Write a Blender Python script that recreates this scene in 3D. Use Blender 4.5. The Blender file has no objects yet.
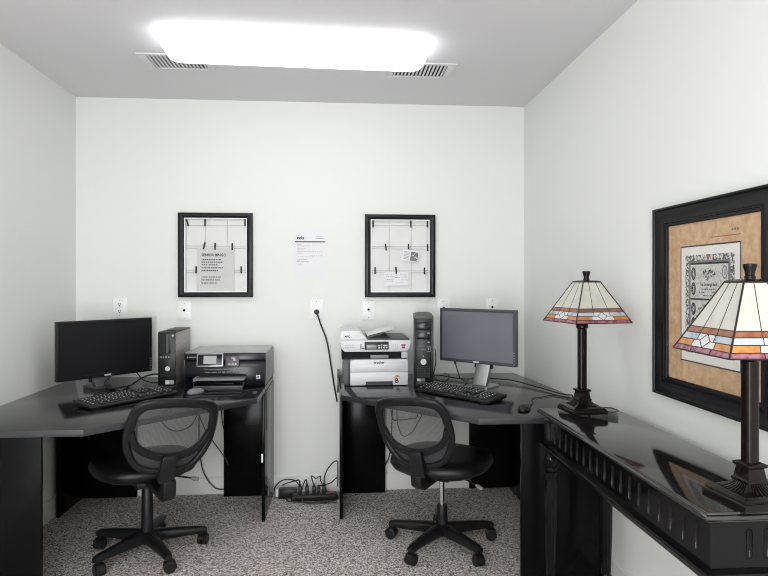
import bpy, bmesh, math, random
from mathutils import Vector, Matrix
random.seed(7)
R = math.radians
scn = bpy.context.scene
COL = scn.collection
V = Vector

# ------------------------------------------------------------------ materials
def mat(name, col, rough=.5, metal=0., spec=.5, noise=None, bump=None, coat=0., emit=None, alpha=None):
    """noise=(scale, other colour, low, high[, stretch]); bump=(scale, strength)"""
    m = bpy.data.materials.new(name); m.use_nodes = True
    nt = m.node_tree; N = nt.nodes; L = nt.links
    b = N['Principled BSDF']
    b.inputs['Base Color'].default_value = (*col, 1)
    b.inputs['Roughness'].default_value = rough
    b.inputs['Metallic'].default_value = metal
    b.inputs['Specular IOR Level'].default_value = spec
    b.inputs['Coat Weight'].default_value = coat
    if noise or bump:
        tc = N.new('ShaderNodeTexCoord')
    if noise:
        n = N.new('ShaderNodeTexNoise'); n.inputs['Scale'].default_value = noise[0]
        n.inputs['Detail'].default_value = 3
        src = tc.outputs['Object']
        if len(noise) > 4:
            mp = N.new('ShaderNodeMapping'); mp.inputs['Scale'].default_value = noise[4]
            L.new(src, mp.inputs['Vector']); src = mp.outputs['Vector']
        L.new(src, n.inputs['Vector'])
        r = N.new('ShaderNodeValToRGB')
        r.color_ramp.elements[0].position = noise[2]; r.color_ramp.elements[1].position = noise[3]
        r.color_ramp.elements[0].color = (*col, 1); r.color_ramp.elements[1].color = (*noise[1], 1)
        L.new(n.outputs['Fac'], r.inputs['Fac']); L.new(r.outputs['Color'], b.inputs['Base Color'])
    if bump:
        n2 = N.new('ShaderNodeTexNoise'); n2.inputs['Scale'].default_value = bump[0]
        L.new(tc.outputs['Object'], n2.inputs['Vector'])
        bp = N.new('ShaderNodeBump'); bp.inputs['Strength'].default_value = bump[1]
        bp.inputs['Distance'].default_value = .004
        L.new(n2.outputs['Fac'], bp.inputs['Height']); L.new(bp.outputs['Normal'], b.inputs['Normal'])
    if emit:
        b.inputs['Emission Color'].default_value = (*emit[0], 1)
        b.inputs['Emission Strength'].default_value = emit[1]
    if alpha is not None:
        b.inputs['Alpha'].default_value = alpha
    return m

M = {}
M['wall'] = mat('wall_paint', (.860, .870, .842), .75, bump=(90, .05))
M['ceil'] = mat('ceiling_paint', (.76, .75, .775), .9, bump=(60, .05))
M['trim'] = mat('trim_paint', (.84, .84, .83), .4)
M['desk'] = mat('black_laminate', (.007, .007, .0085), .12, spec=.5, noise=(9, (.013, .012, .014), .35, .7, (1, 7, 1)), bump=(260, .04))
M['deskpanel'] = mat('black_laminate_panel', (.004, .004, .0045), .15, spec=.12, bump=(260, .04))
M['deskedge'] = mat('black_edge_band', (.03, .03, .035), .3, spec=.7)
M['console'] = mat('black_lacquer', (.007, .007, .008), .075, spec=.95, bump=(25, .012))
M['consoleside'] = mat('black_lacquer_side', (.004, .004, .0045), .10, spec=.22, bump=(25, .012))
M['plastic'] = mat('black_plastic', (.009, .009, .010), .36, spec=.35)
M['plastic2'] = mat('charcoal_plastic', (.018, .018, .020), .42, spec=.35)
M['chairpl'] = mat('chair_plastic', (.010, .010, .0115), .34, spec=.28, bump=(400, .15))
M['dgrey'] = mat('dark_grey_plastic', (.07, .07, .076), .45)
M['mgrey'] = mat('mid_grey_plastic', (.24, .24, .25), .45)
M['lgrey'] = mat('light_grey_plastic', (.60, .60, .63), .45)
M['white'] = mat('white_plastic', (.74, .74, .765), .4)
M['plate'] = mat('white_wall_plate', (.93, .93, .94), .35)
M['silver'] = mat('silver_metal', (.50, .50, .52), .32, metal=.85)
M['chrome'] = mat('chrome', (.8, .8, .82), .12, metal=1)
M['bronzeside'] = mat('brushed_case_metal', (.40, .37, .345), .38, metal=.3, noise=(6, (.30, .28, .26), .3, .7, (1, 1, 12)))
M['lid'] = mat('lid_reflection_grey', (.40, .40, .40), .25)  # lightened base colour imitates the wall reflecting on the lid
M['screenoff'] = mat('dark_screen', (.012, .012, .014), .32, spec=.3)
M['screenrefl'] = mat('screen_reflection_grey', (.185, .185, .225), .42, spec=.5, noise=(5, (.165, .165, .20), .3, .7))  # grey base colour stands in for the bright wall mirrored in the screen
M['navy'] = mat('navy_black_gloss', (.005, .005, .010), .18, spec=.32)
M['purple'] = mat('mauve_panel', (.10, .08, .10), .35)
M['lcd'] = mat('grey_lcd', (.45, .46, .46), .25)
M['lcdg'] = mat('green_grey_lcd', (.30, .31, .30), .3)
M['paper'] = mat('white_paper', (.86, .85, .88), .8)
M['bingo'] = mat('grey_white_paper', (.66, .66, .66), .8)
M['ink'] = mat('black_ink', (.012, .012, .013), .7)
M['inkg'] = mat('grey_ink', (.42, .42, .44), .8)
M['inkm'] = mat('mid_ink', (.17, .17, .175), .8)
M['rust'] = mat('rust_print', (.30, .10, .03), .7)
M['red'] = mat('red_print', (.55, .04, .07), .6)
M['blue'] = mat('blue_print', (.06, .08, .40), .6)
M['orange'] = mat('orange_print', (.75, .28, .06), .6)
M['board'] = mat('white_backing', (.80, .80, .80), .7)
M['string'] = mat('grey_string', (.45, .45, .45), .8)
M['framebl'] = mat('black_frame_paint', (.008, .008, .012), .33, spec=.35)
M['framebig'] = mat('black_frame_lacquer', (.006, .006, .0075), .22, spec=.16)
M['mat'] = mat('tan_mottled_mat', (.52, .32, .17), .9, noise=(38, (.66, .45, .28), .35, .68))
M['liner'] = mat('gold_liner', (.50, .27, .09), .5, noise=(60, (.62, .38, .16), .3, .7))
M['note'] = mat('banknote_paper', (.66, .66, .62), .8, noise=(120, (.48, .48, .46), .45, .65))
M['noteink'] = mat('banknote_ink', (.05, .05, .05), .8, noise=(170, (.35, .35, .34), .50, .62))
M['docpaper'] = mat('cream_paper', (.80, .79, .74), .8)
M['docborder'] = mat('engraved_border', (.06, .06, .07), .8, noise=(140, (.70, .69, .66), .46, .56))
M['bronze'] = mat('dark_bronze', (.006, .003, .003), .22, metal=.0, spec=.26, bump=(80, .05))
M['lead'] = mat('lead_came', (.02, .016, .016), .4, metal=.3)
M['cream'] = mat('cream_art_glass', (.61, .60, .54), .22, noise=(22, (.55, .54, .47), .4, .7))
M['amber'] = mat('amber_art_glass', (.47, .17, .035), .22, noise=(45, (.60, .29, .09), .35, .65))
M['brown'] = mat('brown_art_glass', (.22, .075, .03), .22, noise=(40, (.32, .13, .07), .35, .65))
M['maroon'] = mat('maroon_art_glass', (.24, .06, .09), .22, noise=(60, (.36, .16, .20), .4, .6))
M['bluegl'] = mat('pale_blue_art_glass', (.47, .51, .57), .22, noise=(35, (.24, .27, .42), .5, .7))
M['clear'] = mat('white_art_glass', (.66, .66, .65), .2)
M['rubber'] = mat('cord_rubber', (.010, .010, .011), .45)
M['lampmetal'] = mat('white_fixture_metal', (.8, .8, .8), .4)
M['diffuser'] = mat('lit_diffuser', (.9, .9, .9), .4, emit=((.985, .99, 1), 4.6))
M['ventw'] = mat('vent_white', (.74, .73, .75), .5)
M['dark'] = mat('dark_cavity', (.006, .006, .006), .9)
M['seat'] = mat('black_vinyl', (.008, .008, .009), .30, spec=.42, bump=(330, .35))
M['key'] = mat('key_plastic', (.020, .020, .022), .22, spec=.8)
M['legend'] = mat('key_legend', (.55, .55, .55), .6)

def carpet():
    m = bpy.data.materials.new('speckled_carpet'); m.use_nodes = True
    nt = m.node_tree; N = nt.nodes; L = nt.links; b = N['Principled BSDF']
    b.inputs['Roughness'].default_value = .95; b.inputs['Specular IOR Level'].default_value = .1
    tc = N.new('ShaderNodeTexCoord')
    v = N.new('ShaderNodeTexVoronoi'); v.inputs['Scale'].default_value = 185
    L.new(tc.outputs['Object'], v.inputs['Vector'])
    bw = N.new('ShaderNodeSeparateColor'); L.new(v.outputs['Color'], bw.inputs['Color'])
    r = N.new('ShaderNodeValToRGB'); r.color_ramp.interpolation = 'CONSTANT'
    e = r.color_ramp.elements
    e[0].position = 0; e[0].color = (.13, .105, .098, 1)
    e[1].position = .16; e[1].color = (.34, .295, .275, 1)
    for p, c in ((.38, (.56, .51, .485)), (.62, (.76, .715, .69)), (.84, (.90, .87, .85))):
        q = e.new(p); q.color = (*c, 1)
    L.new(bw.outputs['Red'], r.inputs['Fac'])
    L.new(r.outputs['Color'], b.inputs['Base Color'])
    bp = N.new('ShaderNodeBump'); bp.inputs['Strength'].default_value = .6; bp.inputs['Distance'].default_value = .006
    L.new(bw.outputs['Green'], bp.inputs['Height']); L.new(bp.outputs['Normal'], b.inputs['Normal'])
    return m
M['carpet'] = carpet()

def mesh_fabric():
    m = bpy.data.materials.new('sheer_mesh_fabric'); m.use_nodes = True
    nt = m.node_tree; N = nt.nodes; L = nt.links; b = N['Principled BSDF']
    b.inputs['Base Color'].default_value = (.075, .075, .08, 1); b.inputs['Roughness'].default_value = .7
    tc = N.new('ShaderNodeTexCoord')
    w = N.new('ShaderNodeTexWave'); w.inputs['Scale'].default_value = 60; w.bands_direction = 'X'
    L.new(tc.outputs['Object'], w.inputs['Vector'])
    w2 = N.new('ShaderNodeTexWave'); w2.inputs['Scale'].default_value = 60; w2.bands_direction = 'Z'
    L.new(tc.outputs['Object'], w2.inputs['Vector'])
    mx = N.new('ShaderNodeMath'); mx.operation = 'MAXIMUM'
    L.new(w.outputs['Fac'], mx.inputs[0]); L.new(w2.outputs['Fac'], mx.inputs[1])
    mr = N.new('ShaderNodeMapRange'); mr.inputs['To Min'].default_value = .34; mr.inputs['To Max'].default_value = .62
    L.new(mx.outputs[0], mr.inputs['Value']); L.new(mr.outputs[0], b.inputs['Alpha'])
    return m
M['mesh'] = mesh_fabric()

def glass():
    m = bpy.data.materials.new('picture_glass'); m.use_nodes = True
    nt = m.node_tree; N = nt.nodes; L = nt.links
    N.remove(N['Principled BSDF'])
    t = N.new('ShaderNodeBsdfTransparent'); g = N.new('ShaderNodeBsdfGlossy'); g.inputs['Roughness'].default_value = .02
    lw = N.new('ShaderNodeLayerWeight'); lw.inputs['Blend'].default_value = .5
    pw = N.new('ShaderNodeMath'); pw.operation = 'POWER'; pw.inputs[1].default_value = 5
    L.new(lw.outputs['Facing'], pw.inputs[0])
    f = N.new('ShaderNodeMath'); f.operation = 'MULTIPLY_ADD'; f.inputs[1].default_value = .45; f.inputs[2].default_value = .02
    L.new(pw.outputs[0], f.inputs[0])
    x = N.new('ShaderNodeMixShader')
    L.new(f.outputs[0], x.inputs[0]); L.new(t.outputs[0], x.inputs[1]); L.new(g.outputs[0], x.inputs[2])
    L.new(x.outputs[0], N['Material Output'].inputs['Surface'])
    return m
M['glass'] = glass()

# ------------------------------------------------------------------ mesh building
def spline(pts, n=8, closed=False):
    pts = [V(p) for p in pts]; m = len(pts); out = []
    rng = range(m) if closed else range(m - 1)
    for i in rng:
        if closed:
            p0, p1, p2, p3 = pts[i - 1], pts[i], pts[(i + 1) % m], pts[(i + 2) % m]
        else:
            p0, p1, p2, p3 = pts[max(i - 1, 0)], pts[i], pts[i + 1], pts[min(i + 2, m - 1)]
        for k in range(n):
            t = k / n
            out.append(.5 * ((2 * p1) + (p2 - p0) * t + (2 * p0 - 5 * p1 + 4 * p2 - p3) * t * t + (3 * p1 - p0 - 3 * p2 + p3) * t ** 3))
    if not closed: out.append(pts[-1])
    return out

class MB:
    def __init__(s): s.v = []; s.f = []; s.m = []; s.X = Matrix()
    def add(s, verts, faces, mi=0):
        o = len(s.v); s.v += [s.X @ V(p) for p in verts]
        for f in faces: s.f.append([i + o for i in f]); s.m.append(mi)
        return s
    def box(s, x0, x1, y0, y1, z0, z1, mi=0):
        return s.add([(x0,y0,z0),(x1,y0,z0),(x1,y1,z0),(x0,y1,z0),(x0,y0,z1),(x1,y0,z1),(x1,y1,z1),(x0,y1,z1)],
              [(3,2,1,0),(4,5,6,7),(0,1,5,4),(1,2,6,5),(2,3,7,6),(3,0,4,7)], mi)
    def rings(s, rs, mi=0, cap=True, closed=False):
        n = len(rs[0]); vs = [p for r in rs for p in r]; fs = []
        k = len(rs)
        for i in range(k if closed else k - 1):
            j = (i + 1) % k
            for a in range(n):
                b = (a + 1) % n
                fs.append((i*n+a, i*n+b, j*n+b, j*n+a))
        if cap and not closed:
            fs.append(tuple(range(n))[::-1]); fs.append(tuple((k-1)*n + a for a in range(n)))
        return s.add(vs, fs, mi)
    def tube(s, pts, r, n=8, mi=0, rr=None):
        pts = [V(p) for p in pts]; rs = []
        up = None
        for i, p in enumerate(pts):
            d = (pts[min(i+1, len(pts)-1)] - pts[max(i-1, 0)]).normalized()
            if up is None:
                up = V((0,0,1)) if abs(d.z) < .9 else V((1,0,0))
            a = d.cross(up).normalized(); up = a.cross(d).normalized()
            q = rr[i] if rr else r
            rs.append([p + a*math.cos(2*math.pi*k/n)*q + up*math.sin(2*math.pi*k/n)*q for k in range(n)])
        return s.rings(rs, mi)
    def cyl(s, p0, p1, r0, r1=None, n=20, mi=0):
        return s.tube([p0, p1], r0, n, mi, [r0, r0 if r1 is None else r1])
    def lathe(s, prof, c=(0,0,0), n=24, mi=0, sq=None):
        rs = []
        for r, z in prof:
            rs.append([(c[0]+r*math.cos(2*math.pi*k/n), c[1]+r*math.sin(2*math.pi*k/n), c[2]+z) for k in range(n)])
        return s.rings(rs, mi)
    def sq(s, prof, c=(0,0,0), mi=0):
        """square sections: (half width, z)"""
        return s.rings([[(c[0]-h,c[1]-h,c[2]+z),(c[0]+h,c[1]-h,c[2]+z),(c[0]+h,c[1]+h,c[2]+z),(c[0]-h,c[1]+h,c[2]+z)] for h, z in prof], mi)
    def prism(s, poly, z0, z1, mi=0):
        return s.rings([[(x,y,z0) for x,y in poly], [(x,y,z1) for x,y in poly]], mi)
    def extr(s, poly, a, b, axis='y', mi=0):
        """polygon in the plane across 'axis', swept from a to b along it"""
        g = {'y': lambda p,t: (p[0],t,p[1]), 'x': lambda p,t: (t,p[0],p[1])}[axis]
        return s.rings([[g(p,a) for p in poly], [g(p,b) for p in poly]], mi)
    def quad(s, a, b, c, d, mi=0): return s.add([a,b,c,d], [(0,1,2,3)], mi)
    def ball(s, c, r, n=14, mi=0, sz=(1,1,1)):
        rs = []
        for i in range(1, n//2):
            t = math.pi*i/(n//2)
            rs.append([(c[0]+sz[0]*r*math.sin(t)*math.cos(2*math.pi*k/n), c[1]+sz[1]*r*math.sin(t)*math.sin(2*math.pi*k/n), c[2]-sz[2]*r*math.cos(t)) for k in range(n)])
        return s.rings(rs, mi)
    def text(s, body, size, F, mi=0, align='LEFT', bold=0., width=None):
        cu = bpy.data.curves.new('t', 'FONT'); cu.body = body; cu.size = size; cu.align_x = align; cu.offset = bold
        cu.resolution_u = 2
        o = bpy.data.objects.new('t', cu); COL.objects.link(o)
        dg = bpy.context.evaluated_depsgraph_get()
        me = bpy.data.meshes.new_from_object(o.evaluated_get(dg))
        sx = 1.
        if width:
            xs = [v.co.x for v in me.vertices]; sx = width/max(max(xs)-min(xs), 1e-6)
        s.add([F @ V((v.co.x*sx, v.co.y, v.co.z)) for v in me.vertices], [tuple(p.vertices) for p in me.polygons], mi)
        bpy.data.objects.remove(o); bpy.data.meshes.remove(me); bpy.data.curves.remove(cu)
        return s

def frame(o, ex, ey):
    ex = V(ex).normalized(); ey = V(ey).normalized(); ez = ex.cross(ey)
    m = Matrix((ex, ey, ez)).transposed().to_4x4(); m.translation = V(o); return m

def obj(name, mb, mats, parent=None, bevel=0., smooth=35, seg=2, world=False):
    me = bpy.data.meshes.new(name)
    vs = mb.v
    if world and parent is not None:
        inv = Matrix.Translation(world_loc(parent)) @ Matrix.Rotation(world_rot(parent), 4, 'Z')
        inv.invert(); vs = [inv @ p for p in vs]
    me.from_pydata([tuple(p) for p in vs], [], mb.f)
    mats = mats if isinstance(mats, (list, tuple)) else [mats]
    for m in mats: me.materials.append(M[m])
    for p, mi in zip(me.polygons, mb.m): p.material_index = mi
    bm = bmesh.new(); bm.from_mesh(me)
    bmesh.ops.recalc_face_normals(bm, faces=bm.faces[:])
    if bevel:
        es = [e for e in bm.edges if len(e.link_faces) == 2 and e.calc_face_angle(0) > R(30)]
        bmesh.ops.bevel(bm, geom=es, offset=bevel, segments=seg, affect='EDGES', profile=.5, clamp_overlap=True)
    bm.to_mesh(me); bm.free()
    if smooth:
        for p in me.polygons: p.use_smooth = True
        me.set_sharp_from_angle(angle=R(smooth))
    o = bpy.data.objects.new(name, me); COL.objects.link(o)
    if parent is not None: o.parent = parent
    return o

def world_loc(o):
    p = V(o.location)
    return p if o.parent is None else world_loc(o.parent) + Matrix.Rotation(world_rot(o.parent), 3, 'Z') @ p
def world_rot(o): return o.rotation_euler.z + (world_rot(o.parent) if o.parent else 0)

def tag(o, label, cat, group=None):
    o['label'] = label; o['category'] = cat
    if group: o['group'] = group
    return o
def thing(name, label, cat, loc=(0,0,0), rz=0., group=None):
    o = bpy.data.objects.new(name, None); o.empty_display_size = .05
    o.location = loc; o.rotation_euler = (0,0,rz); COL.objects.link(o)
    return tag(o, label, cat, group)
def struct(name, mb, m, bevel=0.):
    o = obj(name, mb, m, None, bevel); o['kind'] = 'structure'; return o

# ------------------------------------------------------------------ room (metres; eye at the origin, 1.311 high)
XL, XR, YB, ZC, Y0 = -1.588, 1.203, 3.866, 2.44, -1.5
struct('floor', MB().box(XL-.1, XR+.1, Y0, YB+.1, -.1, 0), 'carpet')
struct('ceiling', MB().box(XL-.1, XR+.1, Y0, YB+.1, ZC, ZC+.1), 'ceil')
struct('wall_back', MB().box(XL-.1, XR+.1, YB, YB+.1, 0, ZC), 'wall')
struct('wall_left', MB().box(XL-.1, XL, Y0, YB, 0, ZC), 'wall')
struct('wall_right', MB().box(XR, XR+.1, Y0, YB, 0, ZC), 'wall')
struct('wall_front', MB().box(XL-.1, XR+.1, Y0-.1, Y0, 0, ZC), 'wall')
BBP = [(0,0),(.014,0),(.014,.075),(.010,.088),(.010,.096),(.004,.104),(0,.104)]
struct('baseboard_back', MB().extr([(YB-a, z) for a, z in BBP], XL, XR, 'x'), 'trim')
struct('baseboard_left', MB().extr([(XL+a, z) for a, z in BBP], Y0, YB-.014, 'y'), 'trim')
struct('baseboard_right', MB().extr([(XR-a, z) for a, z in BBP], Y0, YB-.014, 'y'), 'trim')

# ------------------------------------------------------------------ ceiling lamp and vents
def rrect(hx, hy, r, z, n=6, cx=0, cy=0):
    pts = []
    for sx, sy, a0 in ((1,1,0),(-1,1,90),(-1,-1,180),(1,-1,270)):
        for k in range(n+1):
            a = R(a0 + 90*k/n)
            pts.append((cx + sx*(hx-r) + r*math.cos(a), cy + sy*(hy-r) + r*math.sin(a), z))
    return pts
t = thing('ceiling_light', 'long glowing white wraparound light fixture mounted on the ceiling', 'ceiling light', (-.185, 2.915, ZC), R(2))
obj('fixture_pan', MB().rings([rrect(.59,.128,.03,0), rrect(.59,.128,.03,-.014)]), 'lampmetal', t)
lens = MB().rings([rrect(.615,.148,.055,-.008), rrect(.620,.153,.06,-.022), rrect(.617,.150,.06,-.048), rrect(.602,.136,.055,-.068), rrect(.575,.108,.05,-.078)])
obj('diffuser', lens, 'diffuser', t, smooth=60)

def vent(label, x0, x1, y0, y1, sx0, sx1, tilt):
    t = thing('ceiling_vent', label, 'air vent', ((x0+x1)/2, (y0+y1)/2, ZC), 0, 'ceiling air vents')
    hx, hy = (x1-x0)/2, (y1-y0)/2
    a, b = sx0-(x0+x1)/2, sx1-(x0+x1)/2
    m = MB()
    m.box(-hx, hx, -hy, -hy+.022, -.008, 0).box(-hx, hx, hy-.022, hy, -.008, 0)
    m.box(-hx, a, -hy+.022, hy-.022, -.008, 0).box(b, hx, -hy+.022, hy-.022, -.008, 0)
    obj('vent_frame', m, 'ventw', t, .002)
    obj('vent_cavity', MB().box(a, b, -hy+.022, hy-.022, -.0015, -.0005), 'dark', t)
    n = int((b-a)/.0185)
    for i in range(n):
        x = a + (i+.5)*(b-a)/n
        s = MB(); s.X = Matrix.Translation((x, 0, -.0045)) @ Matrix.Rotation(R(tilt), 4, 'Y')
        s.box(-.0050, .0050, -hy+.022, hy-.022, -.0007, .0007)
        obj('slat', s, 'ventw', t)
vent('white ceiling vent beyond the left end of the glowing light fixture', -.99, -.64, 3.09, 3.315, -.945, -.675, -25)
vent('white ceiling vent beyond the right end of the glowing light fixture', .27, .622, 3.12, 3.345, .30, .575, 25)

# ------------------------------------------------------------------ wall plates
def plate(label, cx, cz, kind, name='wall_outlet', cat='outlet'):
    t = thing(name, label, cat, (cx, YB, cz), 0, 'white wall plates on the back wall')
    obj('cover_plate', MB().box(-.041,.041,-.006,0,-.062,.062), 'plate', t, .003)
    if kind == 'duplex':
        for s in (-.021, .021):
            q = obj('socket', MB().rings([[(x, -.009, z+s) for x,z,_ in rrect(.016,.0145,.010,0)], [(x, -.005, z+s) for x,z,_ in rrect(.016,.0145,.010,0)]]), 'plate', t)
            d = MB()
            d.box(-.0075,-.005,-.0096,-.0085,s-.001,s+.008).box(.005,.0075,-.0096,-.0085,s-.001,s+.008)
            d.cyl((0,-.0096,s-.007),(0,-.0085,s-.007),.0035, n=10)
            obj('socket_slot', d, 'dark', q)
    else:
        obj('jack', MB().cyl((0,-.0085,.004),(0,-.005,.004),.0075, n=14), 'dark' if kind == 'jack' else 'plate', t)
    for s in (-.045, .047): obj('screw', MB().cyl((0,-.0072,s),(0,-.0055,s),.0028, n=8), 'mgrey', t)
    return t
plate('white duplex outlet above the left monitor', -1.326, 1.152, 'duplex')
plate('white wall plate with one round jack, below the picture frame holding the bingo notice', -.94, 1.133, 'jack')
plate('white outlet plate with a black plug and cord in it, right of the left desk', -.128, 1.141, 'plain')
plate('white wall plate with one round jack, above the white printer', .199, 1.133, 'jack')
plate('white wall plate half hidden behind the left edge of the grey-screened monitor', .678, 1.142, 'jack')
plate('white wall plate above the right edge of the grey-screened monitor', .993, 1.146, 'jack')

def cable(name, label, pts, r=.0035, cat='cable', plug=None, group=None, m='rubber', n=8):
    """pts in world space; the thing's origin is its first point"""
    t = thing(name, label, cat, pts[0], 0, group)
    obj('cord', MB().tube(spline(pts, n), r, 8), m, t, world=True)
    if plug: obj('plug', plug, 'rubber', t, .003, world=True)
    return t
pm = MB().cyl((-.128,YB-.007,1.124),(-.126,YB-.036,1.120),.017,.013,14)
cable('power_cable', 'black power cable hanging from the wall outlet down behind the white printer desk',
      [(-.127,YB-.034,1.12),(-.118,YB-.044,1.10),(-.10,3.835,1.043),(-.072,3.84,.97),(-.056,3.84,.905),(-.038,3.845,.792),(-.019,3.85,.667),(.0,3.853,.56)], .0048, plug=pm)

# ------------------------------------------------------------------ clip frames and papers on the back wall
def clip_frame(label, x0, x1, z0, z1, hs, vs, wl=.036, wt=.031):
    cx, cz = (x0+x1)/2, z0
    t = thing('wall_frame', label, 'picture frame', (cx, YB, cz), 0, 'black clip frames on the back wall')
    hw, h = (x1-x0)/2, z1-z0
    m = MB()
    o = [(-hw,0),(hw,0),(hw,h),(-hw,h)]; i = [(-hw+wl,wt),(hw-wl,wt),(hw-wl,h-wt),(-hw+wl,h-wt)]
    def loop(p, y): return [(x, y, z) for x, z in p]
    mid = [((a[0]*.5+b[0]*.5), (a[1]*.5+b[1]*.5)) for a, b in zip(o, i)]
    m.rings([loop(o,-.001), loop(o,-.026), loop(mid,-.030), loop(i,-.022), loop(i,-.001)], closed=True)
    obj('frame_moulding', m, 'framebl', t, .0012)
    m = MB(); i2 = [(-hw+wl+.006,wt+.006),(hw-wl-.006,wt+.006),(hw-wl-.006,h-wt-.006),(-hw+wl+.006,h-wt-.006)]
    i1 = [(-hw+wl-.002,wt-.002),(hw-wl+.002,wt-.002),(hw-wl+.002,h-wt+.002),(-hw+wl-.002,h-wt+.002)]
    m.rings([loop(i1,-.002), loop(i1,-.019), loop(i2,-.019), loop(i2,-.002)], closed=True)
    obj('inner_lip', m, 'plate', t)
    obj('backing_board', MB().box(-hw+wl-.004, hw-wl+.004, -.004, -.001, wt-.004, h-wt+.004), 'board', t)
    for z in hs:
        obj('string', MB().tube([(-hw+wl,-.012,z-z0),(0,-.012,z-z0-.002),(hw-wl,-.012,z-z0)], .0011, 5), 'string', t)
    for x, a, b in vs:
        obj('string', MB().tube([(x-cx,-.010,a-z0),(x-cx+.002,-.010,(a+b)/2-z0),(x-cx,-.010,b-z0)], .0011, 5), 'string', t)
    return t
clip_frame('black framed clip board holding the bingo notice, above the left computer', -.974, -.521, 1.217, 1.738,
           (1.697, 1.661, 1.534, 1.519, 1.384, 1.371), ((-.926,1.25,1.70), (-.812,1.53,1.70), (-.679,1.53,1.70), (-.64,1.25,1.53)))
clip_frame('black framed clip board holding a postcard and a small paper, above the right computer', .175, .622, 1.215, 1.737,
           (1.692, 1.669, 1.536, 1.521, 1.383, 1.370), ((.328,1.25,1.70), (.468,1.25,1.70), (.572,1.25,1.70)))

def clip_mesh():
    m = MB()
    m.add([(-.0045,-.0195,-.022),(.0045,-.0195,-.022),(.0045,-.0125,-.022),(-.0045,-.0125,-.022),
           (-.0045,-.0175,.022),(.0045,-.0175,.022),(.0045,-.0145,.022),(-.0045,-.0145,.022)],
          [(3,2,1,0),(4,5,6,7),(0,1,5,4),(1,2,6,5),(2,3,7,6),(3,0,4,7)])
    m.cyl((-.0055,-.016,.004),(.0055,-.016,.004),.0028, n=8)
    return m
proto = None
def clip(x, z, tilt, label, group):
    global proto
    if proto is None:
        proto = obj('mini_clothespin', clip_mesh(), 'plastic', None, .0006); o = proto
    else:
        o = proto.copy(); COL.objects.link(o)
    o.location = (x, YB, z); o.rotation_euler = (0, R(tilt), 0)
    tag(o, label, 'clothespin', group)
gl, gr = 'mini clips in the bingo notice frame', 'mini clips in the postcard frame'
lf = 'in the bingo notice frame'
clip(-.919,1.676,-18,'tilted black clip at the top left corner '+lf, gl)
clip(-.812,1.677,0,'black clip on the top string, second from left '+lf, gl)
clip(-.569,1.679,0,'black clip at the top right corner '+lf, gl)
clip(-.817,1.535,14,'leaning black clip at the upper left of the bingo notice', gl)
clip(-.751,1.532,0,'black clip at the top middle of the bingo notice', gl)
clip(-.647,1.530,0,'black clip at the upper right corner of the bingo notice', gl)
clip(-.866,1.386,0,'black clip beside the left edge of the bingo notice', gl)
clip(-.592,1.386,0,'black clip on the string right of the bingo notice', gl)
rf = 'in the postcard frame'
clip(.2265,1.677,0,'black clip at the top left corner '+rf, gr)
clip(.466,1.678,0,'black clip on the top string above the postcard', gr)
clip(.5715,1.679,0,'black clip at the top right corner '+rf, gr)
clip(.307,1.531,-8,'tilted black clip on the middle string left of the postcard', gr)
clip(.451,1.529,0,'black clip that holds the top of the postcard', gr)
clip(.573,1.529,0,'black clip on the middle string right of the postcard', gr)
clip(.239,1.383,0,'black clip on the bottom string, leftmost '+rf, gr)
clip(.372,1.384,-4,'black clip that holds the small white paper', gr)
clip(.553,1.381,0,'black clip on the bottom string, rightmost '+rf, gr)

def bars(mb, F, rows, h, mi, seed=0):
    """unreadably small lines of print: short word-length dashes"""
    rg = random.Random(seed)
    for x, y, w in rows:
        a = x
        while a < x + w:
            l = min(rg.uniform(.004, .014), x + w - a)
            if l > .002:
                mb.quad(*[F @ V(q) for q in ((a,y,0),(a+l,y,0),(a+l,y+h,0),(a,y+h,0))], mi)
            a += l + .0028
t = thing('bingo_notice', 'grey-white notice headed SENIOR BINGO clipped inside the left wall frame', 'notice', (-.748, YB-.0125, 1.241))
obj('sheet', MB().add([(-.111,0,0),(.112,0,0),(.112,-.001,.279),(-.111,-.001,.279)], [(0,1,2,3)]), 'bingo', t)
F = frame((-.834, YB-.0142, 1.47), (1,0,0), (0,0,1)); m = MB()
m.text('SENIOR BINGO', .024, F, bold=.0006, width=.150)
obj('printed_heading', m, 'ink', t, world=True, smooth=0); m = MB()
bars(m, F, [(0,-.024,.122),(0,-.039,.135),(0,-.056,.098),(0,-.074,.13),(0,-.091,.10)], .0055, 0, 3)
obj('paragraph', m, 'ink', t, world=True, smooth=0); m = MB()
bars(m, F, [(0,-.131,.118),(0,-.149,.116),(0,-.168,.095)], .0055, 0, 4)
obj('paragraph', m, 'ink', t, world=True, smooth=0)

t = thing('postcard', 'small tilted picture card clipped in the right wall frame', 'postcard', (.464, YB-.022, 1.477))
m = MB(); m.X = Matrix.Rotation(R(9), 4, 'Y')
m.box(-.052,.052,-.001,.001,-.036,.036)
obj('card', m, 'paper', t)
m = MB(); m.X = Matrix.Rotation(R(9), 4, 'Y')
m.box(.0,.046,-.0018,-.001,-.030,.026, 1)
for k in range(16):
    a, b = random.uniform(.004,.04), random.uniform(-.027,.02)
    m.box(a, a+random.uniform(.003,.010), -.0023-k*.00002, -.0018, b, b+random.uniform(.003,.009), 2 if k % 2 else 0)
obj('printed_picture', m, ['inkg', 'inkm', 'paper'], t, smooth=0)
m = MB(); m.X = Matrix.Rotation(R(9), 4, 'Y')
for i in range(6): m.box(-.043,-.008,-.0018,-.001,-.026+i*.009,-.022+i*.009, 0)
obj('printed_text', m, 'inkg', t, smooth=0)

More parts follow.
